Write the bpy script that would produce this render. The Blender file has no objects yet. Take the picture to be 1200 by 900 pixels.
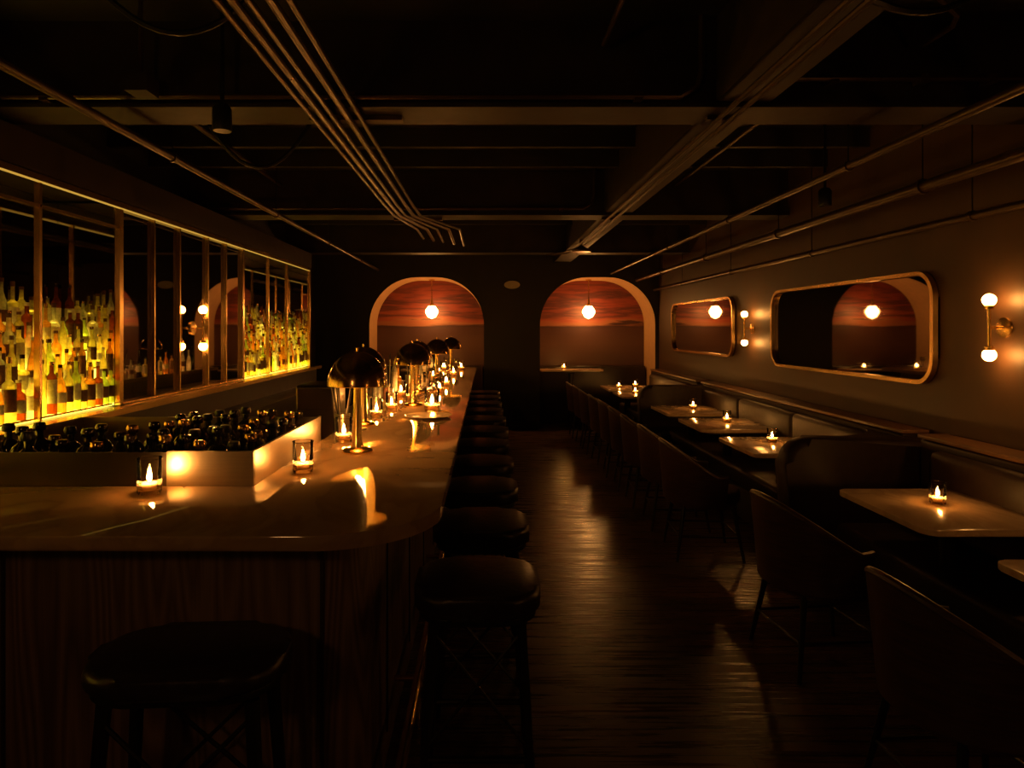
import bpy, bmesh, math, random
from mathutils import Vector, Matrix
random.seed(7)
scene = bpy.context.scene
PI = math.pi

# ------------------------------------------------------------------ materials
def new_mat(name):
    m = bpy.data.materials.new(name); m.use_nodes = True
    nt = m.node_tree; nt.nodes.clear()
    out = nt.nodes.new('ShaderNodeOutputMaterial')
    return m, nt, out

def coords(nt, scale=(1,1,1)):
    tc = nt.nodes.new('ShaderNodeTexCoord'); mp = nt.nodes.new('ShaderNodeMapping')
    mp.inputs['Scale'].default_value = scale
    nt.links.new(tc.outputs['Object'], mp.inputs['Vector'])
    return mp.outputs['Vector']

def pmat(name, col, rough=0.5, metal=0.0, var=0.15, nscale=12, stretch=(1,1,1), bump=0.0, rvar=0.1, spec=0.5):
    m, nt, out = new_mat(name)
    b = nt.nodes.new('ShaderNodeBsdfPrincipled')
    v = coords(nt, stretch)
    n = nt.nodes.new('ShaderNodeTexNoise'); n.inputs['Scale'].default_value = nscale
    n.inputs['Detail'].default_value = 6
    nt.links.new(v, n.inputs['Vector'])
    r = nt.nodes.new('ShaderNodeValToRGB')
    r.color_ramp.elements[0].position = 0.3; r.color_ramp.elements[1].position = 0.7
    r.color_ramp.elements[0].color = [c*(1-var) for c in col]+[1]
    r.color_ramp.elements[1].color = [min(1,c*(1+var)) for c in col]+[1]
    nt.links.new(n.outputs['Fac'], r.inputs['Fac'])
    nt.links.new(r.outputs['Color'], b.inputs['Base Color'])
    mr = nt.nodes.new('ShaderNodeMapRange')
    mr.inputs['To Min'].default_value = max(0.02, rough-rvar); mr.inputs['To Max'].default_value = min(1, rough+rvar)
    nt.links.new(n.outputs['Fac'], mr.inputs['Value'])
    nt.links.new(mr.outputs['Result'], b.inputs['Roughness'])
    b.inputs['Metallic'].default_value = metal
    b.inputs['Specular IOR Level'].default_value = spec
    if bump > 0:
        bp = nt.nodes.new('ShaderNodeBump'); bp.inputs['Strength'].default_value = bump
        bp.inputs['Distance'].default_value = 0.01
        nt.links.new(n.outputs['Fac'], bp.inputs['Height'])
        nt.links.new(bp.outputs['Normal'], b.inputs['Normal'])
    nt.links.new(b.outputs['BSDF'], out.inputs['Surface'])
    return m

def emat(name, col, strength):
    m, nt, out = new_mat(name)
    e = nt.nodes.new('ShaderNodeEmission')
    e.inputs['Color'].default_value = (*col, 1); e.inputs['Strength'].default_value = strength
    nt.links.new(e.outputs[0], out.inputs['Surface'])
    return m

def thinglass(name, col=(0.96,0.94,0.9), translucent=0.0, gl=0.05):
    m, nt, out = new_mat(name)
    t = nt.nodes.new('ShaderNodeBsdfTransparent'); t.inputs[0].default_value = (*col,1)
    g = nt.nodes.new('ShaderNodeBsdfGlossy'); g.inputs['Roughness'].default_value = gl
    g.inputs['Color'].default_value = (0.9,0.9,0.9,1)
    f = nt.nodes.new('ShaderNodeLayerWeight'); f.inputs['Blend'].default_value = 0.25
    base = t.outputs[0]
    if translucent > 0:
        tr = nt.nodes.new('ShaderNodeBsdfTranslucent'); tr.inputs[0].default_value = (*col,1)
        v = coords(nt, (1,1,1)); n = nt.nodes.new('ShaderNodeTexNoise'); n.inputs['Scale'].default_value = 30
        nt.links.new(v, n.inputs['Vector'])
        mm = nt.nodes.new('ShaderNodeMath'); mm.operation='MULTIPLY'; mm.inputs[1].default_value = translucent*2
        nt.links.new(n.outputs['Fac'], mm.inputs[0])
        mx = nt.nodes.new('ShaderNodeMixShader'); nt.links.new(mm.outputs[0], mx.inputs[0])
        nt.links.new(t.outputs[0], mx.inputs[1]); nt.links.new(tr.outputs[0], mx.inputs[2])
        base = mx.outputs[0]
    m2 = nt.nodes.new('ShaderNodeMixShader')
    nt.links.new(f.outputs['Fresnel'], m2.inputs[0]); nt.links.new(base, m2.inputs[1]); nt.links.new(g.outputs[0], m2.inputs[2])
    nt.links.new(m2.outputs[0], out.inputs['Surface'])
    return m

def wood_floor():
    m, nt, out = new_mat('floor_planks')
    b = nt.nodes.new('ShaderNodeBsdfPrincipled')
    tc = nt.nodes.new('ShaderNodeTexCoord')
    br = nt.nodes.new('ShaderNodeTexBrick')
    br.inputs['Scale'].default_value = 1.0; br.inputs['Brick Width'].default_value = 1.6
    br.inputs['Row Height'].default_value = 0.09; br.inputs['Mortar Size'].default_value = 0.004
    br.inputs['Color1'].default_value = (0.15,0.078,0.040,1); br.inputs['Color2'].default_value = (0.07,0.036,0.019,1)
    br.inputs['Mortar'].default_value = (0.01,0.006,0.004,1); br.offset = 0.37
    nt.links.new(tc.outputs['Object'], br.inputs['Vector'])
    v = coords(nt, (1,26,1)); n = nt.nodes.new('ShaderNodeTexNoise'); n.inputs['Scale'].default_value = 2; n.inputs['Detail'].default_value=8
    nt.links.new(v, n.inputs['Vector'])
    mx = nt.nodes.new('ShaderNodeMix'); mx.data_type='RGBA'; mx.blend_type='MULTIPLY'; mx.inputs[0].default_value = 0.8
    nt.links.new(br.outputs['Color'], mx.inputs[6]); nt.links.new(n.outputs['Color'], mx.inputs[7])
    nt.links.new(mx.outputs[2], b.inputs['Base Color'])
    mr = nt.nodes.new('ShaderNodeMapRange'); mr.inputs['From Min'].default_value=0.3; mr.inputs['From Max'].default_value=0.7
    mr.inputs['To Min'].default_value=0.17; mr.inputs['To Max'].default_value=0.42
    nt.links.new(n.outputs['Fac'], mr.inputs['Value']); nt.links.new(mr.outputs[0], b.inputs['Roughness'])
    b.inputs['Specular IOR Level'].default_value=0.75
    bp = nt.nodes.new('ShaderNodeBump'); bp.inputs['Strength'].default_value=0.7; bp.inputs['Distance'].default_value=0.006
    nt.links.new(br.outputs['Fac'], bp.inputs['Height']); bp.invert = True
    bp2 = nt.nodes.new('ShaderNodeBump'); bp2.inputs['Strength'].default_value=0.2; bp2.inputs['Distance'].default_value=0.005
    nt.links.new(n.outputs['Fac'], bp2.inputs['Height']); nt.links.new(bp.outputs[0], bp2.inputs['Normal'])
    nt.links.new(bp2.outputs[0], b.inputs['Normal'])
    nt.links.new(b.outputs[0], out.inputs['Surface'])
    return m

def panel_wood():
    m, nt, out = new_mat('bar_oak')
    b = nt.nodes.new('ShaderNodeBsdfPrincipled')
    v = coords(nt, (1,1,0.07))
    n = nt.nodes.new('ShaderNodeTexNoise'); n.inputs['Scale'].default_value=3.2; n.inputs['Detail'].default_value=2
    nt.links.new(v, n.inputs['Vector'])
    ml = nt.nodes.new('ShaderNodeMath'); ml.operation='MULTIPLY'; ml.inputs[1].default_value=34
    nt.links.new(n.outputs['Fac'], ml.inputs[0])
    fr = nt.nodes.new('ShaderNodeMath'); fr.operation='PINGPONG'; fr.inputs[1].default_value=0.5
    nt.links.new(ml.outputs[0], fr.inputs[0])
    r = nt.nodes.new('ShaderNodeValToRGB')
    r.color_ramp.elements[0].color=(0.11,0.064,0.046,1); r.color_ramp.elements[1].color=(0.22,0.145,0.108,1)
    r.color_ramp.elements[1].position=0.45
    nt.links.new(fr.outputs[0], r.inputs['Fac'])
    v2 = coords(nt, (70,70,2)); n2 = nt.nodes.new('ShaderNodeTexNoise'); n2.inputs['Scale'].default_value=2
    nt.links.new(v2, n2.inputs['Vector'])
    mx = nt.nodes.new('ShaderNodeMix'); mx.data_type='RGBA'; mx.blend_type='MULTIPLY'; mx.inputs[0].default_value=0.5
    nt.links.new(r.outputs[0], mx.inputs[6]); nt.links.new(n2.outputs['Fac'], mx.inputs[7])
    nt.links.new(mx.outputs[2], b.inputs['Base Color']); b.inputs['Roughness'].default_value=0.5
    nt.links.new(b.outputs[0], out.inputs['Surface'])
    return m

def marble(name, c1, c2, rough, spec=0.8):
    m, nt, out = new_mat(name)
    b = nt.nodes.new('ShaderNodeBsdfPrincipled')
    v = coords(nt, (1,0.6,1))
    n = nt.nodes.new('ShaderNodeTexNoise'); n.inputs['Scale'].default_value=2.2; n.inputs['Detail'].default_value=9; n.inputs['Distortion'].default_value=1.0
    nt.links.new(v, n.inputs['Vector'])
    r = nt.nodes.new('ShaderNodeValToRGB'); cr = r.color_ramp
    cr.elements[0].position=0.40; cr.elements[0].color=(*c1,1)
    cr.elements[1].position=0.62; cr.elements[1].color=(*c1,1)
    e = cr.elements.new(0.5); e.color=(*c2,1)
    e = cr.elements.new(0.53); e.color=[x*0.93 for x in c1]+[1]
    nt.links.new(n.outputs['Fac'], r.inputs['Fac']); nt.links.new(r.outputs[0], b.inputs['Base Color'])
    b.inputs['Roughness'].default_value=rough
    b.inputs['Specular IOR Level'].default_value=spec
    nt.links.new(b.outputs[0], out.inputs['Surface'])
    return m

def mural_mat():
    m, nt, out = new_mat('sunset_mural_paint')
    b = nt.nodes.new('ShaderNodeBsdfPrincipled'); b.inputs['Roughness'].default_value=0.5
    tc = nt.nodes.new('ShaderNodeTexCoord'); sp = nt.nodes.new('ShaderNodeSeparateXYZ')
    nt.links.new(tc.outputs['Object'], sp.inputs[0])
    v = coords(nt, (0.5,1,4.5))
    n = nt.nodes.new('ShaderNodeTexNoise'); n.inputs['Scale'].default_value=1.7; n.inputs['Detail'].default_value=7; n.inputs['Roughness'].default_value=0.55
    nt.links.new(v, n.inputs['Vector'])
    mr = nt.nodes.new('ShaderNodeMapRange'); mr.inputs['From Min'].default_value=0.9; mr.inputs['From Max'].default_value=2.5
    nt.links.new(sp.outputs[2], mr.inputs['Value'])
    # clouds only distort the sky (above the horizon)
    sky = nt.nodes.new('ShaderNodeMapRange'); sky.inputs['From Min'].default_value=0.50; sky.inputs['From Max'].default_value=0.62
    sky.inputs['To Min'].default_value=0.10; sky.inputs['To Max'].default_value=0.62
    nt.links.new(mr.outputs[0], sky.inputs['Value'])
    nc = nt.nodes.new('ShaderNodeMath'); nc.operation='SUBTRACT'; nc.inputs[1].default_value=0.5
    nt.links.new(n.outputs['Fac'], nc.inputs[0])
    ad = nt.nodes.new('ShaderNodeMath'); ad.operation='MULTIPLY_ADD'
    nt.links.new(nc.outputs[0], ad.inputs[0]); nt.links.new(sky.outputs[0], ad.inputs[1]); nt.links.new(mr.outputs[0], ad.inputs[2])
    r = nt.nodes.new('ShaderNodeValToRGB'); cr=r.color_ramp
    cr.elements[0].position=0.0; cr.elements[0].color=(0.06,0.026,0.020,1)
    cr.elements[1].position=1.0; cr.elements[1].color=(0.20,0.035,0.022,1)
    for p,c in ((0.30,(0.10,0.046,0.034)),(0.46,(0.07,0.028,0.026)),(0.485,(0.05,0.018,0.020)),(0.50,(0.30,0.12,0.06)),(0.56,(0.30,0.065,0.035)),(0.64,(0.09,0.024,0.026)),(0.71,(0.25,0.045,0.027)),(0.79,(0.07,0.018,0.022)),(0.88,(0.23,0.04,0.024)),(0.94,(0.11,0.022,0.020))):
        e=cr.elements.new(p); e.color=(*c,1)
    nt.links.new(ad.outputs[0], r.inputs['Fac']); nt.links.new(r.outputs[0], b.inputs['Base Color'])
    nt.links.new(b.outputs[0], out.inputs['Surface'])
    return m

M = {}
M['floor']=wood_floor()
M['wall']=pmat('wall_plaster_umber',(0.064,0.032,0.014),0.5,var=0.25,nscale=3,bump=0.15)
M['wallback']=pmat('wall_black_paint',(0.020,0.016,0.012),0.6,var=0.2,nscale=4)
M['ceil']=pmat('ceiling_black_paint',(0.018,0.013,0.009),0.6,var=0.3,nscale=5,stretch=(1,0.2,1),bump=0.2)
M['beam']=pmat('beam_dark_paint',(0.021,0.013,0.009),0.55,var=0.35,nscale=7,bump=0.25,spec=.35)
M['pipe']=pmat('conduit_painted',(0.07,0.042,0.022),0.32,metal=0.5,var=0.1)
M['reveal']=pmat('arch_reveal_plaster',(0.50,0.31,0.155),0.7,var=0.08)
M['mural']=mural_mat()
M['brass']=pmat('brass',(0.87,0.58,0.21),0.24,metal=1,var=0.03,rvar=0.02)
M['bronze']=pmat('lamp_polished_brass',(0.66,0.41,0.16),0.17,metal=1,var=0.04,rvar=0.02)
M['steel']=pmat('brushed_steel',(0.46,0.38,0.30),0.33,metal=1,var=0.06,nscale=8,stretch=(1,1,30),rvar=.04)
M['steeldark']=pmat('blackened_steel',(0.12,0.095,0.075),0.30,metal=1,var=0.06,nscale=8,rvar=.04)
M['mirror']=pmat('mirror_smoked',(0.32,0.29,0.26),0.022,metal=1,var=0.01,rvar=0.002)
M['mirror2']=pmat('mirror_clear',(0.75,0.74,0.70),0.022,metal=1,var=0.01,rvar=0.002)
M['oak']=panel_wood()
M['bartop']=marble('bar_stone',(0.37,0.245,0.14),(0.28,0.18,0.10),0.04,1.0)
M['tabletop']=marble('table_stone',(0.66,0.49,0.33),(0.50,0.36,0.24),0.16)
M['leather']=pmat('black_leather',(0.018,0.012,0.010),0.34,var=0.3,nscale=40,bump=0.15)
M['banq']=pmat('banquette_leather',(0.018,0.010,0.007),0.5,var=0.25,nscale=25,bump=0.1,spec=.3)
M['blackmetal']=pmat('black_metal',(0.012,0.011,0.010),0.35,metal=0.3)
M['chairshell']=pmat('chair_walnut',(0.045,0.022,0.012),0.42,var=0.4,nscale=10,stretch=(1,1,8))
M['capwood']=pmat('cap_walnut',(0.15,0.075,0.034),0.4,var=0.3,nscale=6,stretch=(8,1,1))
M['glass']=thinglass('candle_glass')
M['frost']=thinglass('glass_amber_tint',(1.0,0.80,0.5),0.15)
M['wax']=pmat('candle_wax',(0.90,0.62,0.30),0.6,var=0.03)
M['flame']=emat('candle_flame',(1.0,0.42,0.09),440)
M['globe']=emat('sconce_globe_glow',(1.0,0.40,0.085),80)
M['pend']=emat('pendant_globe_glow',(1.0,0.42,0.10),46)
M['pend_fill']=emat('fill_pendant_glow',(1.0,0.44,0.14),25)  # glow of the added fill pendant behind the camera
M['bulb']=emat('lamp_bulb_glow',(1.0,0.44,0.09),200)
M['step']=emat('lit_acrylic_step',(1.0,0.66,0.06),5.4)
M['led']=emat('led_strip_glow',(1.0,0.56,0.08),0.55)
M['darkwood']=pmat('dark_stained_wood',(0.024,0.015,0.010),0.4,var=0.3,nscale=8)
M['b_amber']=thinglass('bottle_amber',(0.97,0.60,0.20),0.62)
M['b_brown']=thinglass('bottle_brown',(0.55,0.22,0.05),0.5)
M['b_gold']=thinglass('bottle_gold',(1.0,0.92,0.46),0.62)
M['b_green']=thinglass('bottle_green',(0.74,0.88,0.36),0.55)
M['b_clear']=thinglass('bottle_clear',(1.0,0.99,0.88),0.5)
M['b_dark']=pmat('bottle_dark_glass',(0.015,0.010,0.008),0.08,var=0.1,rvar=.02,spec=.9)
M['label']=pmat('label_cream',(0.80,0.74,0.55),0.6,var=0.2,nscale=60)
M['label2']=pmat('label_dark',(0.13,0.05,0.02),0.6,var=0.3,nscale=60)
M['plastic']=pmat('offwhite_plastic',(0.5,0.42,0.32),0.5)

# ------------------------------------------------------------------ mesh builder
class MB:
    def __init__(s): s.bm=bmesh.new(); s.mats=[]
    def mi(s,k):
        if k not in s.mats: s.mats.append(k)
        return s.mats.index(k)
    def face(s,vs,k):
        try:
            f=s.bm.faces.new(vs); f.material_index=s.mi(k); return f
        except ValueError: return None
    def box(s,x0,x1,y0,y1,z0,z1,k,bev=0):
        r=bmesh.ops.create_cube(s.bm,size=1.0)
        for v in r['verts']:
            v.co=Vector(((x0+x1)/2+v.co.x*(x1-x0),(y0+y1)/2+v.co.y*(y1-y0),(z0+z1)/2+v.co.z*(z1-z0)))
        fs=set(f for v in r['verts'] for f in v.link_faces)
        i=s.mi(k)
        for f in fs: f.material_index=i
        if bev>0:
            es=list(set(e for v in r['verts'] for e in v.link_edges))
            rr=bmesh.ops.bevel(s.bm,geom=es,offset=bev,segments=3,affect='EDGES',profile=0.5)
            for f in rr['faces']: f.material_index=i
    def lathe(s,prof,c,k,seg=16,mtx=None,ks=None):
        rings=[]
        c=Vector(c)
        def P(v): return (mtx@Vector(v) if mtx else Vector(v))+c
        for (r,z) in prof:
            if r<1e-6: rings.append([s.bm.verts.new(P((0,0,z)))])
            else: rings.append([s.bm.verts.new(P((r*math.cos(2*PI*i/seg),r*math.sin(2*PI*i/seg),z))) for i in range(seg)])
        for j in range(len(rings)-1):
            a,b=rings[j],rings[j+1]; kk=ks[j] if ks else k
            for i in range(seg):
                i2=(i+1)%seg
                if len(a)==1 and len(b)==1: continue
                if len(a)==1: s.face([a[0],b[i],b[i2]][::-1],kk)
                elif len(b)==1: s.face([a[i],a[i2],b[0]],kk)
                else: s.face([a[i],a[i2],b[i2],b[i]],kk)
    def tube(s,pts,r,k,seg=8,closed=False,caps=True):
        pts=[Vector(p) for p in pts]; n=len(pts); rings=[]
        up=None
        for i,p in enumerate(pts):
            if closed: t=(pts[(i+1)%n]-pts[i-1])
            else: t=pts[min(i+1,n-1)]-pts[max(i-1,0)]
            t.normalize()
            if up is None:
                up=Vector((0,0,1)) if abs(t.z)<0.9 else Vector((1,0,0))
            a=t.cross(up)
            if a.length<1e-4: up=Vector((0,1,0)); a=t.cross(up)
            a.normalize(); b=a.cross(t).normalized(); up=b
            rr=r[i] if isinstance(r,(list,tuple)) else r
            rings.append([s.bm.verts.new(p+a*rr*math.cos(2*PI*j/seg)+b*rr*math.sin(2*PI*j/seg)) for j in range(seg)])
        m=n if closed else n-1
        for i in range(m):
            A=rings[i];B=rings[(i+1)%n]
            for j in range(seg):
                s.face([A[j],A[(j+1)%seg],B[(j+1)%seg],B[j]],k)
        if caps and not closed:
            s.face(rings[0][::-1],k); s.face(rings[-1],k)
    def prism(s,poly,z0,z1,k,bev=0,kside=None,axis='Z'):
        def P(x,y,z):
            if axis=='Z': return (x,y,z)
            if axis=='Y': return (x,z,y)
            if axis=='X': return (z,x,y)
        a=[s.bm.verts.new(P(x,y,z0)) for x,y in poly]; b=[s.bm.verts.new(P(x,y,z1)) for x,y in poly]
        f0=s.face(a[::-1],k); f1=s.face(b,k); n=len(poly)
        for i in range(n): s.face([a[i],a[(i+1)%n],b[(i+1)%n],b[i]],kside or k)
        if bev>0:
            es=list(set(list(f0.edges)+list(f1.edges)))
            rr=bmesh.ops.bevel(s.bm,geom=es,offset=bev,segments=3,affect='EDGES',profile=0.5)
            i=s.mi(k)
            for f in rr['faces']: f.material_index=i
    def obj(s,name,loc=(0,0,0),rot=0,sharp=40,parent=None):
        bm=s.bm
        bmesh.ops.recalc_face_normals(bm,faces=bm.faces)
        for f in bm.faces: f.smooth=True
        for e in bm.edges:
            if len(e.link_faces)==2:
                if e.calc_face_angle(0)>math.radians(sharp): e.smooth=False
            else: e.smooth=True
        me=bpy.data.meshes.new(name); bm.to_mesh(me); bm.free()
        for k in s.mats: me.materials.append(M[k])
        return inst(name,me,loc,rot,parent)

def inst(name,me,loc=(0,0,0),rot=0,parent=None,scale=None):
    o=bpy.data.objects.new(name,me); scene.collection.objects.link(o)
    o.location=loc; o.rotation_euler=(0,0,rot)
    if scale: o.scale=scale
    if parent: o.parent=parent
    return o

def rrect(cx,cy,w,d,r,n=6):
    pts=[]
    for (sx,sy,a0) in ((1,-1,-PI/2),(1,1,0),(-1,1,PI/2),(-1,-1,PI)):
        ox=cx+sx*(w/2-r); oy=cy+sy*(d/2-r)
        for i in range(n+1):
            a=a0+PI/2*i/n; pts.append((ox+r*math.cos(a),oy+r*math.sin(a)))
    return pts

# ------------------------------------------------------------------ room
XL,XR,YB,YF,ZC=-2.80,2.83,11.2,-2.5,3.12
YM=12.02
b=MB(); b.box(XL-.1,XR+.1,YF-.1,YM+.1,-.1,0,'floor'); b.obj('floor')
b=MB(); b.box(XL-.1,XR+.1,YF-.1,YM+.1,ZC,ZC+.1,'ceil'); b.obj('ceiling')
b=MB(); b.box(XR,XR+.1,YF-.1,YM+.1,0,ZC,'wall'); b.obj('wall_right')
b=MB(); b.box(XL-.1,XL,YF-.1,YM+.1,0,ZC,'wallback'); b.obj('wall_left')
b=MB(); b.box(XL,XR,YF-.1,YF,0,ZC,'wall'); b.obj('wall_front')
AL=(-1.92,-0.04); AR=(0.88,2.77); AT=2.485; AR_R=0.78
def archpts(x0,x1):
    p=[(x0,0.0)]
    N=14
    for i in range(N+1):
        a=PI-PI/2*i/N; p.append((x0+AR_R+AR_R*math.cos(a),AT-AR_R+AR_R*math.sin(a)))
    for i in range(N+1):
        a=PI/2-PI/2*i/N; p.append((x1-AR_R+AR_R*math.cos(a),AT-AR_R+AR_R*math.sin(a)))
    p.append((x1,0.0)); return p
poly=[(XL,0)]+archpts(*AL)+archpts(*AR)+[(XR,0),(XR,ZC),(XL,ZC)]
b=MB(); b.prism(poly,YB,YM-.02,'wallback',kside='reveal',axis='Y'); b.obj('wall_back')
b=MB(); b.box(XL,XR,YM-.02,YM+.06,0,ZC,'mural'); b.obj('wall_mural')
b=MB(); b.box(XR-.02,XR,YF,.85,0,.12,'darkwood'); b.obj('baseboard_right')
b=MB(); b.box(-.04,.88,YB-.02,YB,0,.12,'darkwood'); b.obj('baseboard_back')

# ceiling beams
for y in (-2.0,0.2,3.3,6.4,9.5):
    b=MB(); b.box(XL,XR,y,y+.22,2.71,ZC,'beam',0); b.box(XL,XR,y-.03,y+.25,2.695,2.712,'beam')
    b.obj('ceiling_beam')
b=MB()
ys=(YF,-2.03,-1.75,.17,.45,3.27,3.55,6.37,6.65,9.47,9.75,YB)
for i in range(0,12,2): b.box(1.10,1.36,ys[i],ys[i+1],2.72,ZC,'beam')
for y in [YF+.1+i*.62 for i in range(22)]:
    if not any(abs(y-(q+.13))<.3 for q in (-2.0,.2,3.3,6.4,9.5)):
        b.box(XL,1.10,y,y+.05,2.98,ZC,'ceil'); b.box(1.36,XR,y,y+.05,2.98,ZC,'ceil')
b.obj('ceiling_joists')

def hang_pipe(name,x,z,r,y0=-2.45,y1=11.15):
    b=MB(); b.tube([(x,y0,z),(x,y1,z)],r,'pipe',10)
    y=y0+.6
    while y<y1:
        b.tube([(x,y,z),(x,y,ZC)],.004,'blackmetal',5)
        b.tube([(x,y-.015,z),(x,y+.015,z)],r*1.35,'pipe',10)
        y+=1.9
    b.obj(name)
hang_pipe('ceiling_pipe',-1.77,2.60,.022)
hang_pipe('ceiling_pipe',2.04,2.55,.022)
hang_pipe('ceiling_pipe',2.46,2.435,.032)
hang_pipe('ceiling_pipe',2.74,2.27,.022)
b=MB()
for i,x in enumerate((-.84,-.79,-.74,-.67,-.61)):
    r=.012+.004*(i%2)
    b.tube([(x,YF+.05,2.655),(x,5.6,2.655),(x+.02,6.1,2.645),(x+.14+.05*i,6.9,2.64),(x+.14+.05*i,7.6+.15*i,2.64)],r,'pipe',8)
for y in (.3,3.42,6.52): b.box(-.88,-.42,y-.03,y+.03,2.67,2.694,'pipe')
b.tube([(-.5,7.6,2.64),(-.5,7.6,ZC)],.012,'pipe')
b.obj('conduit_bundle')
b=MB()
for k,(x,z) in enumerate(((1.14,2.665),(1.20,2.66))):
    b.tube([(x,YF+.05,z),(x,8.8,z),(x-.1,9.2,z),(x-.3,9.45,z)],.013,'pipe',8)
for y in (.3,3.42,6.52): b.box(1.1,1.24,y-.02,y+.02,2.675,2.694,'pipe')
b.obj('conduit_run')
for y,z,x0,x1 in ((3.24,2.735,-2.3,1.02),(3.24,2.82,1.45,2.7),(6.33,2.75,-2.6,1.0)):
    b=MB(); b.tube([(x0,y,z),(x1-.1,y,z),(x1-.02,y,z+.05),(x1,y,z+.12),(x1,y,ZC)],.014,'pipe',8)
    for x in (x0+.2,(x0+x1)/2,x1-.3): b.box(x-.02,x+.02,y-.012,y+.06,z-.02,z+.02,'pipe')
    b.obj('cross_conduit')
# high ceiling conduits following the joists
b=MB()
b.tube([(-2.2,2.0,2.965),(.4,2.0,2.965),(.5,2.05,2.965),(.55,2.15,2.965),(.55,3.2,2.965)],.013,'pipe',8)
b.tube([(1.6,2.55,2.965),(2.0,2.9,2.965),(2.05,3.0,2.965),(2.05,3.2,2.965)],.013,'pipe',8)
b.tube([(1.75,3.6,2.965),(1.75,6.3,2.965)],.018,'pipe',8)
b.tube([(-1.9,3.6,2.965),(-1.9,6.3,2.965)],.018,'pipe',8)
b.obj('joist_conduits')
def cable(p0,p1,sag,r=.012):
    pts=[]
    for i in range(15):
        t=i/14; p=Vector(p0).lerp(Vector(p1),t); p.z-=sag*4*t*(1-t); pts.append(p)
    b=MB(); b.tube(pts,r,'blackmetal',6); b.obj('ceiling_cable')
cable((.95,2.2,2.98),(1.9,2.4,2.98),.28); cable((-1.5,2.5,2.98),(-.9,2.7,2.98),.22); cable((-1.6,3.75,2.9),(-1.0,4.0,2.9),.35)
def spot(x,y,z):
    b=MB(); b.lathe([(0,0),(.04,0),(.043,.01),(.043,.10),(.03,.12),(0,.12)],(x,y,z),'blackmetal',14)
    b.tube([(x,y,z+.12),(x,y,ZC)],.010,'blackmetal',8); b.lathe([(0,-.02),(.05,-.02),(.05,0),(0,0)],(x,y,ZC),'blackmetal',12)
    b.obj('ceiling_spotlight')
spot(-1.2,3.1,2.53); spot(2.33,4.7,2.48)
b=MB(); b.box(-1.62,-1.52,3.05,3.17,2.70,2.78,'beam'); b.tube([(-1.57,3.1,2.78),(-1.57,3.1,ZC)],.01,'pipe'); b.obj('junction_box')
b=MB(); b.lathe([(0,0),(.12,.0),(.13,.02),(.05,.06),(.02,.08),(.02,.42),(0,.42)],(1.15,8.3,2.57),'pipe',16)
b.tube([(1.15,8.3,2.9),(1.15,8.3,ZC)],.012,'pipe'); b.obj('ceiling_junction_fixture')
b=MB(); b.lathe([(0,-.02),(.10,-.02),(.13,-.01),(.13,.02),(0,.02)],(0,0,0),'plastic',20,mtx=Matrix.Rotation(PI/2,4,'X')@Matrix.Scale(.5,4,(0,1,0)))
b.obj('emergency_light',loc=(.42,YB-.02,2.36))

# ------------------------------------------------------------------ wall mirrors (right)
def wall_mirror(y0,y1,z0,z1):
    b=MB(); cy=(y0+y1)/2; cz=(z0+z1)/2
    b.prism(rrect(cy,cz,y1-y0,z1-z0,.17,8),XR-.012,XR-.001,'mirror',axis='X')
    p=rrect(cy,cz,y1-y0,z1-z0,.17,8)
    q=rrect(cy,cz,y1-y0-.06,z1-z0-.05,.145,8); n=len(p)
    ring=[]
    for (px,py),(qx,qy) in zip(p,q):
        ring.append([b.bm.verts.new(v) for v in ((XR-.001,px,py),(XR-.045,px,py),(XR-.045,qx,qy),(XR-.010,qx,qy))])
    for i in range(n):
        A=ring[i];B=ring[(i+1)%n]
        for j in range(3): b.face([A[j],A[j+1],B[j+1],B[j]],'brass')
    b.obj('wall_mirror')
wall_mirror(4.26,6.70,1.275,2.005)
wall_mirror(7.74,10.3,1.31,2.01)

def sconce(loc,rot):
    b=MB()
    b.lathe([(0,0),(.055,0),(.058,.006),(.055,.014),(.02,.02),(0,.02)],(0,0,0),'brass',24,mtx=Matrix.Rotation(-PI/2,4,'Y'))
    b.tube([(-.01,0,0),(-.09,0,0)],.009,'brass',10)
    b.tube([(-.09,0,-.105),(-.09,0,.105)],.009,'brass',10)
    for s in (-1,1):
        b.lathe([(0,0),(.022,0),(.024,.02),(.018,.024),(0,.024)],(-.09,0,s*.112-.012),'brass',14)
        b.lathe([(0,-.034)]+[(.034*math.cos(a),.034*math.sin(a)) for a in [(-PI/2+PI*i/8) for i in range(1,8)]]+[(0,.034)],(-.09,0,s*.15),'globe',12)
    b.obj('wall_sconce',loc=loc,rot=rot)
for y in (3.72,7.25,.1): sconce((XR,y,1.64),0)

def pendant(x,y,z,top,mk='pend'):
    b=MB()
    R=.11
    b.lathe([(0,-R*1.1),(R*.62,-R*.8),(R,-R*.1),(R*.95,R*.25),(R*.5,R*.9),(0,R*.95)],(0,0,0),mk,8)
    b.lathe([(.0,R*.85),(.055,R*.85),(.03,.14),(.012,.22),(0,.22)],(0,0,0),'brass',16)
    b.tube([(0,0,.21),(0,0,top-z-.003)],.006,'brass',8)
    b.lathe([(0,top-z-.025),(.05,top-z-.025),(.05,top-z-.002),(0,top-z-.002)],(0,0,0),'brass',16)
    b.obj('pendant_light',loc=(x,y,z))
pendant(-.93,11.62,1.93,AT); pendant(1.74,11.62,1.93,AT)
pendant(-1.1,-.45,2.05,ZC,'pend_fill')  # added fill lamp, unseen behind the camera, brightens bar front and near stool

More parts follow.
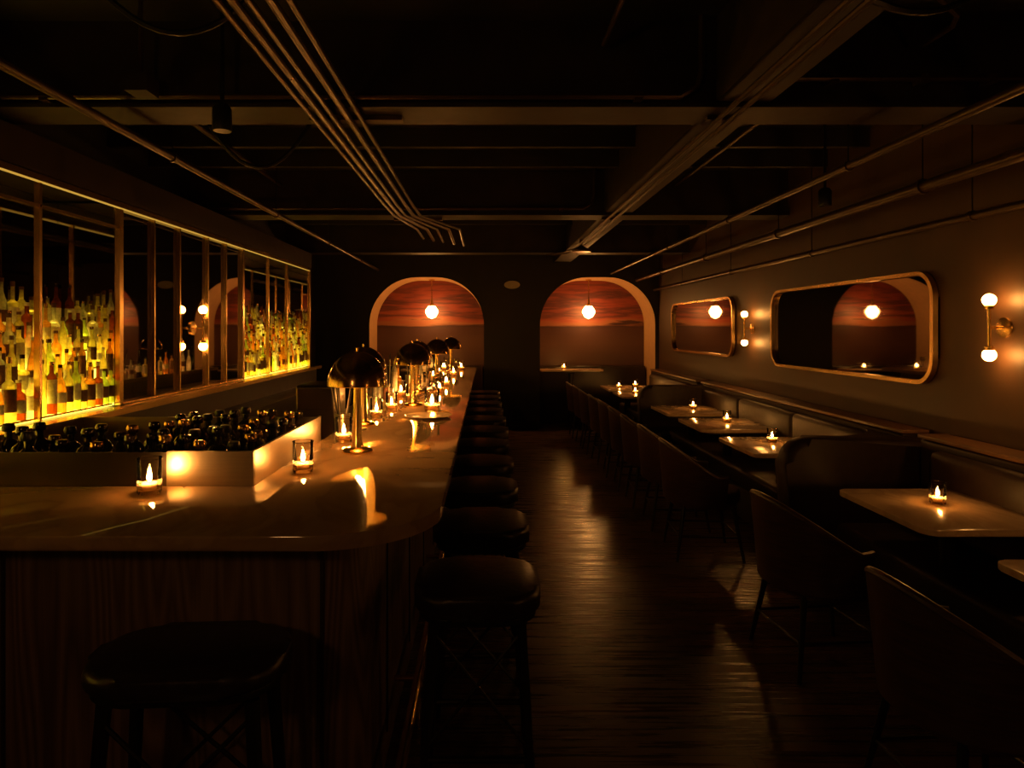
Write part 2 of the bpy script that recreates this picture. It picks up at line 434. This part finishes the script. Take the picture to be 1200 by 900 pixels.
# ------------------------------------------------------------------ left back bar
XW=-2.40
XLc=XL+.004
b=MB()
b.box(XLc,XW+.02,YF,9.3,2.465,2.66,'darkwood')
b.obj('trim_soffit')
b=MB()
b.box(XLc,-2.07,2.46,9.4,0,.88,'darkwood'); b.box(XLc,-2.05,2.45,9.42,.88,.92,'darkwood')
b.box(XLc,-2.34,.6,9.4,0,1.10,'darkwood')
b.box(XLc,-2.28,.58,9.42,1.10,1.13,'darkwood'); b.box(-2.285,-2.272,.58,9.42,1.098,1.135,'brass')
b.box(-2.37,-2.29,.6,9.4,1.13,1.134,'brass')
b.obj('back_bar_cabinet')
def post(bb,y,w=.016,z0=1.136,z1=2.46): bb.box(XW-.02,XW+.012,y-w/2,y+w/2,z0,z1,'brass')
b=MB()
for y,w in ((.7,.04),(2.2,.02),(3.66,.02),(4.47,.045),(4.92,.016),(5.33,.02),(5.87,.02),(6.28,.016),(6.72,.045),(7.5,.018),(8.2,.018),(9.25,.05)): post(b,y,w)
b.box(XW-.02,XW+.015,.7,9.25,2.425,2.46,'brass')
b.box(XW+.002,XW+.016,.72,9.23,2.417,2.424,'led')
b.box(XW-.02,XW+.012,.7,4.47,2.285,2.30,'brass')
b.box(XW-.02,XW+.012,4.47,6.72,1.136,1.15,'brass')
b.box(XLc+.01,XW-.022,4.45,6.74,1.136,2.455,'darkwood')
b.box(XW-.021,XW-.014,4.48,6.71,1.15,2.425,'mirror')
b.box(XLc+.01,XW-.022,4.442,4.45,1.137,2.45,'mirror2'); b.box(XLc+.01,XW-.022,6.74,6.748,1.137,2.45,'mirror2'); b.box(XLc+.01,XW-.022,9.242,9.25,1.137,2.45,'mirror2')
b.box(XLc,XLc+.008,.7,4.45,1.136,2.455,'mirror'); b.box(XLc,XLc+.008,6.74,9.25,1.136,2.455,'mirror')
b.box(XLc+.01,XW-.02,9.25,9.27,1.136,2.455,'darkwood'); b.box(XLc+.01,XW-.02,.68,.7,1.136,2.455,'darkwood')
b.obj('back_bar_frame')
sconce((XW-.014,5.60,1.64),PI)

def bottle(bb,c,h,r,kind,mk,lab,seg=12):
    x,y,z=c
    if kind==0: prof=[(0,0),(r,0),(r,h*.18),(r,h*.5),(r*.95,h*.62),(r*.4,h*.72),(r*.34,h*.93)]
    elif kind==1: prof=[(0,0),(r,0),(r,h*.2),(r,h*.42),(r*.75,h*.6),(r*.34,h*.75),(r*.3,h*.93)]
    elif kind==2: prof=[(0,0),(r*1.05,0),(r*1.05,h*.15),(r*1.05,h*.5),(r*1.0,h*.58),(r*.35,h*.64),(r*.33,h*.9)]
    else: prof=[(0,0),(r*.85,0),(r*.85,h*.2),(r*.85,h*.66),(r*.8,h*.72),(r*.35,h*.78),(r*.33,h*.93)]
    ks=[mk]*(len(prof)-1); ks[2]=lab or mk
    bb.lathe(prof,c,mk,seg,ks=ks)
    rr=prof[-1][0]; z0=prof[-1][1]
    bb.lathe([(rr,z0),(rr*1.2,z0),(rr*1.2,h),(0,h)],c,random.choice(['label2','b_dark','label2','label','brass']),seg)
kinds=['b_amber','b_gold','b_gold','b_green','b_clear','b_gold','b_clear','b_amber','b_brown']
def cabinet(y0,y1,nt):
    s=MB(); bt=MB()
    D=.072
    for t in range(nt):
        x1=XW-.03-t*D; x0=x1-D
        zt=1.15+t*.115
        if t==nt-1: x0=XLc+.012
        s.box(x0,x1,y0,y1,1.137,zt,'step')
        s.box(x1-.0,x1+.003,y0,y1,zt-.008,zt+.003,'brass')
        y=y0+.035
        while y<y1-.02:
            h=random.uniform(.21,.34); r=random.uniform(.027,.035)
            bottle(bt,((x1-.037),y,zt+.001),h,r,random.randrange(4),random.choice(kinds),random.choice([None,'label','label','label2','label2']))
            y+=r*2+random.uniform(.006,.03)
    s.obj('lit_bottle_shelf'); bt.obj('liquor_bottles')
cabinet(.8,4.43,5)
cabinet(6.78,9.23,5)

# ------------------------------------------------------------------ bar
def arc(cx,cy,r,a0,a1,n=14): return [(cx+r*math.cos(a0+(a1-a0)*i/n),cy+r*math.sin(a0+(a1-a0)*i/n)) for i in range(n+1)]
top=[(-2.265,1.85)]+arc(-.494,2.2,.35,-PI/2,0)+arc(-.444,9.9,.3,0,PI/2)+[(-.82,10.2),(-.82,2.43),(-2.265,2.43)]
b=MB(); b.prism(top,1.028,1.07,'bartop',bev=.012)
body=[(-2.26,2.08)]+arc(-.52,2.22,.14,-PI/2,0)+arc(-.5,9.88,.12,0,PI/2)+[(-.80,10.0),(-.80,2.41),(-2.26,2.41)]
b.prism(body,.0,1.03,'oak')
for x in (-1.47,-.50): b.box(x-.005,x+.005,2.072,2.082,.12,1.0,'darkwood')
b.box(-2.26,-.52,2.065,2.09,0,.12,'darkwood')
for y in [2.6+.75*i for i in range(10)]: b.box(-.384,-.374,y-.004,y+.004,.1,1.0,'darkwood')
b.obj('bar_counter')
b=MB(); b.tube([(-1.95,1.98,.2),(-.5,1.98,.2)]+[(x,y,.2) for x,y in arc(-.5,2.2,.22,-PI/2,0,8)]+[(-.28,9.8,.2)],.02,'brass',10)
for y in (2.8,4.3,5.8,7.3,8.8): b.tube([(-.28,y,.2),(-.378,y,.2)],.012,'brass')
for y in (2.8,4.3,5.8,7.3,8.8): b.tube([(-.28,y,.2),(-.28,y,0)],.012,'brass')
b.obj('foot_rail')

b=MB()
x0,x1,y0,y1=-2.03,-.83,2.435,3.43
b.box(x0,x1,y0,y1,.93,.94,'steel')
b.box(x0,-1.14,y0+.004,y0+.012,.9,1.19,'steeldark'); b.box(-1.14,x1,y0-.002,y0+.012,.9,1.195,'steel'); b.box(x0,x1,y1-.012,y1,.9,1.19,'steel')
b.box(x0,x0+.012,y0,y1,.9,1.19,'steel'); b.box(x1-.012,x1,y0,y1,.9,1.195,'steel')
b.box(x0+.05,x1-.05,y0+.05,y1-.05,0,.93,'blackmetal')
b.obj('steel_bottle_bin')
b=MB(); yy=2.525
while yy<3.38:
    xx=-1.96+random.uniform(0,.03) if yy<2.85 else -1.45+random.uniform(0,.03)
    while xx<-.89:
        h=random.uniform(.275,.315)
        c=(xx,yy,.941)
        b.lathe([(0,0),(.046,0),(.046,h*.62),(.043,h*.69),(.032,h*.75),(.016,h*.79),(.014,h*.89)],c,'b_dark',16)
        b.lathe([(.014,h*.88),(.022,h*.89),(.025,h*.94),(.020,h*.99),(0,h)],c,random.choice(['bronze','b_dark','b_dark','blackmetal']),12)
        xx+=.127
    yy+=.135
b.obj('well_bottles')

b=MB(); b.box(-1.3,-.83,3.5,9.8,.86,.9,'steel',.005)
for y in (3.6,5.6,7.6,9.7):
    for x in (-1.26,-.87): b.tube([(x,y,0),(x,y,.86)],.018,'steel')
b.obj('under_bar_station')
b=MB()
b.box(-1.26,-1.0,4.5,4.85,.9,1.26,'steeldark',.015); b.box(-1.24,-1.02,4.49,4.5,1.1,1.24,'b_dark'); b.tube([(-1.13,4.5,1.0),(-1.13,4.44,1.0),(-1.13,4.42,.96)],.01,'steel')
b.obj('water_dispenser')

# candles
def candle_mesh():
    b=MB()
    n=20; R=.040; H=.12
    b.lathe([(0,.0),(R*.9,0),(R,.008),(R,.05)],(0,0,0),'frost',n)
    b.lathe([(R,.05),(R,H),(R-.003,H),(R-.003,.02),(R*.8,.014),(0,.014)],(0,0,0),'glass',n)
    b.tube([(R*math.cos(2*PI*i/20),R*math.sin(2*PI*i/20),H) for i in range(20)],.0022,'glass',5,closed=True)
    b.lathe([(0,.015),(.035,.015),(.035,.036),(.006,.035),(0,.035)],(0,0,0),'wax',16)
    b.tube([(0,0,.035),(0,0,.043)],.001,'blackmetal',4)
    b.lathe([(0,.040),(.006,.046),(.0090,.056),(.006,.070),(0,.090)],(0,0,0),'flame',8)
    return b
c0=candle_mesh().obj('votive_candle',loc=(-1.15,2.33,1.0705)); CM=c0.data
bar_c=[(-.72,2.68,1.0),(-.71,3.40,1),(-.37,4.65,1.3),(-.60,5.45,1),(-.42,6.1,1),(-.66,6.45,1),(-.4,6.8,1),(-.6,7.7,1),(-.4,8.3,1),(-.6,8.6,1),(-.35,9.5,1),(-.7,4.35,1),(-.66,4.75,1),(-.72,5.75,1),(-.6,9.5,1)]
for x,y,s in bar_c: inst('votive_candle',CM,(x,y,1.0705),random.random(),scale=(s,s,s))
b=MB(); b.lathe([(0,0),(.11,0),(.15,.012),(.15,.016),(.11,.006),(0,.006)],(-.37,4.35,1.0705),'tabletop',24); b.obj('serving_plate')

def lamp():
    b=MB()
    b.lathe([(0,0),(.070,0),(.072,.006),(.064,.016),(.030,.024),(.023,.05),(.019,.20),(.016,.33)],(0,0,0),'brass',24)
    dome=[(.135*math.cos(a),.305+.155*math.sin(a)) for a in [PI/2*i/9 for i in range(9)]]+[(0,.46)]
    inner=[(.131*math.cos(a),.305+.150*math.sin(a)) for a in [PI/2*i/9 for i in range(9)]]+[(0,.455)]
    b.lathe(dome,(0,0,0),'bronze',32); b.lathe(inner,(0,0,0),'brass',32)
    b.lathe([(.131,.305),(.133,.302),(.135,.305)],(0,0,0),'brass',32)
    b.tube([(0,0,.455),(0,0,.475)],.006,'brass',8)
    b.lathe([(0,.320),(.022,.330),(.028,.355),(.019,.385),(0,.395)],(0,0,0),'bulb',12)
    return b
l0=lamp().obj('mushroom_table_lamp',loc=(-.59,3.12,1.0705)); LM=l0.data
for x,y in ((-.54,5.0),(-.72,4.0),(-.62,6.1),(-.52,7.2),(-.46,8.9)): inst('mushroom_table_lamp',LM,(x,y,1.0705),random.random()*6)

def tool_jar(x,y):
    b=MB()
    b.lathe([(0,0),(.04,0),(.042,.11),(.039,.11),(.037,.006),(0,.006)],(0,0,0),'steel',16)
    for i in range(11):
        a=random.random()*6.28; r=.02; L=random.uniform(.2,.38); t=.035+random.random()*.04
        b.tube([(r*math.cos(a)*.4,r*math.sin(a)*.4,.01),(t*math.cos(a),t*math.sin(a),L)],.0032,'steel' if i%2 else 'blackmetal',5)
    b.obj('bar_tool_jar',loc=(x,y,1.0705))
for x,y in ((-.77,3.65),(-.77,4.2),(-.77,4.55),(-.76,5.3),(-.76,6.75),(-.75,7.6)): tool_jar(x,y)
b=MB()
for i in range(34):
    y=4.05+i*.165+random.uniform(-.03,.03); x=-.76+random.uniform(-.01,.02)
    if min(abs(y-q) for q in (4.0,4.2,4.35,4.55,4.75,5.3,5.75,6.1,6.45,6.75,7.6))<.12: continue
    bottle(b,(x,y,1.071),random.uniform(.2,.33),.03,random.randrange(4),random.choice(['b_dark','b_amber','b_clear','b_gold']),random.choice([None,'label','label2']))
b.obj('bitters_bottles')
b=MB()
for i in range(16):
    y=5.2+i*.3; x=-.5+random.uniform(-.12,.1)
    if any(abs(x-cx)<.12 and abs(y-cy)<.15 for cx,cy in [(q[0],q[1]) for q in bar_c]+[(-.54,5.0),(-.62,6.1),(-.52,7.2),(-.46,8.9)]): continue
    b.lathe([(0,0),(.032,0),(.030,.004),(.004,.01),(.004,.085),(.02,.10),(.036,.13),(.034,.17),(.033,.17),(.034,.13),(0,.105)],(x,y,1.071),'glass',14)
b.obj('stemmed_glasses')

# ------------------------------------------------------------------ stools
def stool_mesh(W=.42,D=.42,H=.78,T=.075):
    b=MB()
    b.prism(rrect(0,0,W,D,.13,8),H-T,H-.0,'leather',bev=.022)
    b.prism(rrect(0,0,W-.03,D-.03,.12,8),H-T-.02,H-T+.001,'blackmetal',bev=.004)
    lx,ly=W/2-.07,D/2-.07
    for sx in (-1,1):
        for sy in (-1,1):
            b.tube([(sx*lx,sy*ly,H-.09),(sx*(lx+.045),sy*(ly+.045),0)],[.019,.014],'blackmetal',10)
    t=.045*(H-.25)/H
    q=[(sx*(lx+t),sy*(ly+t),.25) for sx,sy in ((-1,-1),(1,-1),(1,1),(-1,1))]
    for i in range(4): b.tube([q[i],q[(i+1)%4]],.011,'blackmetal',8)
    for sy in (-1,1):
        u=.012; w=.04
        b.tube([(-lx-u,sy*(ly+.01),H-.12),(lx+w,sy*(ly+w*.9),.27)],.006,'blackmetal',6)
        b.tube([(lx+u,sy*(ly+.01),H-.12),(-lx-w,sy*(ly+w*.9),.27)],.006,'blackmetal',6)
    return b
s0=stool_mesh().obj('bar_stool',loc=(-.03,2.36,0)); SM=s0.data
for i in range(1,11): inst('bar_stool',SM,(-.03+random.uniform(-.01,.01),2.36+.70*i,0),random.uniform(-.06,.06))
stool_mesh(.50,.33,.79,.055).obj('bar_stool',loc=(-.775,1.80,0),rot=.06)

# ------------------------------------------------------------------ tables
def table_mesh(W=.76,D=.78,H=.75):
    b=MB()
    b.prism(rrect(0,0,W,D,.05,6),H-.028,H,'tabletop',bev=.004)
    b.prism(rrect(0,0,W-.08,D-.08,.04,5),H-.045,H-.028,'blackmetal')
    b.lathe([(0,H-.045),(.11,H-.045),(.11,H-.055),(.045,H-.075),(.04,.05),(.06,.03),(.22,.012),(.22,0),(0,0)],(0,0,0),'blackmetal',24)
    return b
t0=table_mesh(.72).obj('dining_table',loc=(2.29,3.38,0)); TM=t0.data
tabs=[(2.29,3.38),(2.29,2.22),(2.25,5.2),(2.25,6.38),(2.25,7.5),(2.15,9.35),(2.15,10.4)]
for x,y in tabs[1:]: inst('dining_table',TM,(x,y,0))
cpos=[(2.28,3.45),(2.36,1.98),(2.23,5.33),(2.29,6.5),(2.3,7.6),(2.05,9.4),(2.0,10.3),(2.3,10.55)]
for x,y in cpos: inst('votive_candle',CM,(x,y,.7505),random.random(),scale=(.95,.95,.88))
for x in (-.9,1.42):
    table_mesh(1.05,.45,.96).obj('alcove_table',loc=(x,11.5,0))
for x in (-.98,1.825):
    b=MB(); b.box(x-.92,x+.92,11.78,11.99,0,1.0,'leather',.02); b.obj('alcove_partition')
for x in (1.3,-.7): inst('votive_candle',CM,(x,11.45,.9605))

# ------------------------------------------------------------------ banquettes
def banquette(y0,y1,end0=True,end1=True):
    b=MB()
    XB=XR-.025
    b.prism([(y0,.0),(y1,.0),(y1,.97),(y0,.97)],XB-.17,XB,'banq',axis='X',bev=.03)
    b.box(XB-.18,XB,y0,y1,.97,.995,'capwood',.006)
    b.box(XB-.68,XB-.15,y0+.0,y1-.0,.30,.46,'banq',.035); b.box(XB-.60,XB-.15,y0+.05,y1-.05,0,.30,'darkwood')
    n=max(1,int((y1-y0-.4)/1.2)); w=(y1-y0-.4)/n
    for i in range(n): b.box(XB-.25,XB-.15,y0+.2+i*w+.004,y0+.2+(i+1)*w-.004,.47,.93,'banq',.04)
    def divider(y,sgn):
        T=.17; r=T/2
        R=.16; top=.95; xl=1.86
        sil=[(XB-.05,0),(XB-.05,top)]+[(xl+R+R*math.cos(a),top-R+R*math.sin(a)) for a in [PI/2+PI/2*i/8 for i in range(9)]]+[(xl+.02,.0)]
        b.prism(sil,y-r,y+r,'banq',axis='Y',bev=.05)
        rc=.45
        cc=[(XB-.17,y+sgn*r*.8)]+[(XB-.17-rc+rc*math.cos(a),y+sgn*(r*.8+rc)-sgn*rc*math.sin(a)) for a in [PI/2*(8-i)/8 for i in range(9)]]
        b.prism(cc if sgn>0 else cc[::-1],.4,.945,'banq',bev=0)
        b.box(1.9,XB-.18,min(y,y+sgn*.42),max(y,y+sgn*.42),.12,.455,'banq',.035)
    if end0: divider(y0,1)
    if end1: divider(y1,-1)
    b.obj('banquette_booth')
banquette(4.32,8.36)
banquette(8.56,10.95,end0=False,end1=False)
banquette(.9,4.16,end0=False,end1=False)

# ------------------------------------------------------------------ dining chairs
def chair_mesh():
    b=MB()
    N=28; outer=[];inner=[]
    th=math.radians(118)
    rows=7
    def pt(t,v,r):
        a=-PI/2+t*th
        top=.60+.22*max(0,math.cos(t*th*.9))**1.1
        bot=.40
        z=bot+(top-bot)*v
        rr=r*(.90+.12*v)
        return (rr*math.cos(a)*1.05, rr*math.sin(a), z)
    for layer,r in ((0,.285),(1,.262)):
        g=[[b.bm.verts.new(pt(-1+2*i/N,j/rows,r)) for j in range(rows+1)] for i in range(N+1)]
        (outer if layer==0 else inner).append(g)
    O=outer[0];I=inner[0]
    for i in range(N):
        for j in range(rows):
            b.face([O[i][j],O[i+1][j],O[i+1][j+1],O[i][j+1]],'chairshell'); b.face([I[i][j],I[i][j+1],I[i+1][j+1],I[i+1][j]],'chairshell')
        b.face([O[i][rows],O[i+1][rows],I[i+1][rows],I[i][rows]],'chairshell'); b.face([O[i][0],I[i][0],I[i+1][0],O[i+1][0]],'chairshell')
    for i in (0,N):
        for j in range(rows): b.face([O[i][j],O[i][j+1],I[i][j+1],I[i][j]],'chairshell')
    b.tube([pt(-1+2*i/N,1.0,.274) for i in range(N+1)],.015,'chairshell',8)
    b.prism(rrect(0,.02,.50,.50,.20,8),.40,.48,'leather',bev=.025)
    b.prism(rrect(0,.02,.46,.46,.18,8),.37,.40,'chairshell')
    for sx in (-1,1):
        for sy in (-1,1):
            b.tube([(sx*.17,.02+sy*.17,.38),(sx*.23,.02+sy*.23,0)],[.016,.010],'blackmetal',8)
    for sy in (-1,1): b.tube([(-.205,.02+sy*.205,.17),(.205,.02+sy*.205,.17)],.007,'blackmetal',6)
    for sx in (-1,1): b.tube([(sx*.205,-.185,.17),(sx*.205,.225,.17)],.007,'blackmetal',6)
    return b
ch=chair_mesh().obj('dining_chair',loc=(1.62,3.38,0),rot=-PI/2+.1); CH=ch.data
for x,y in ((1.58,2.24),(1.56,5.0),(1.56,5.72),(1.55,6.4),(1.55,7.05),(1.55,7.7),(1.54,8.4),(1.52,9.1),(1.52,9.75),(1.5,10.4)):
    inst('dining_chair',CH,(x,y,0),-PI/2+random.uniform(-.12,.12))

# ------------------------------------------------------------------ world & camera
w=bpy.data.worlds.new('night'); scene.world=w; w.use_nodes=True
w.node_tree.nodes['Background'].inputs[0].default_value=(0.02,0.012,0.006,1)
w.node_tree.nodes['Background'].inputs[1].default_value=0.1
cam=bpy.data.cameras.new('camera'); co=bpy.data.objects.new('camera',cam); scene.collection.objects.link(co)
co.location=(0,0,1.63); co.rotation_euler=(PI/2,0,0)
cam.sensor_width=36; cam.lens=24; cam.shift_x=.025; cam.shift_y=-64/1200; cam.clip_start=.05
scene.camera=co
scene.view_settings.view_transform='Standard'
scene.view_settings.exposure=0.0
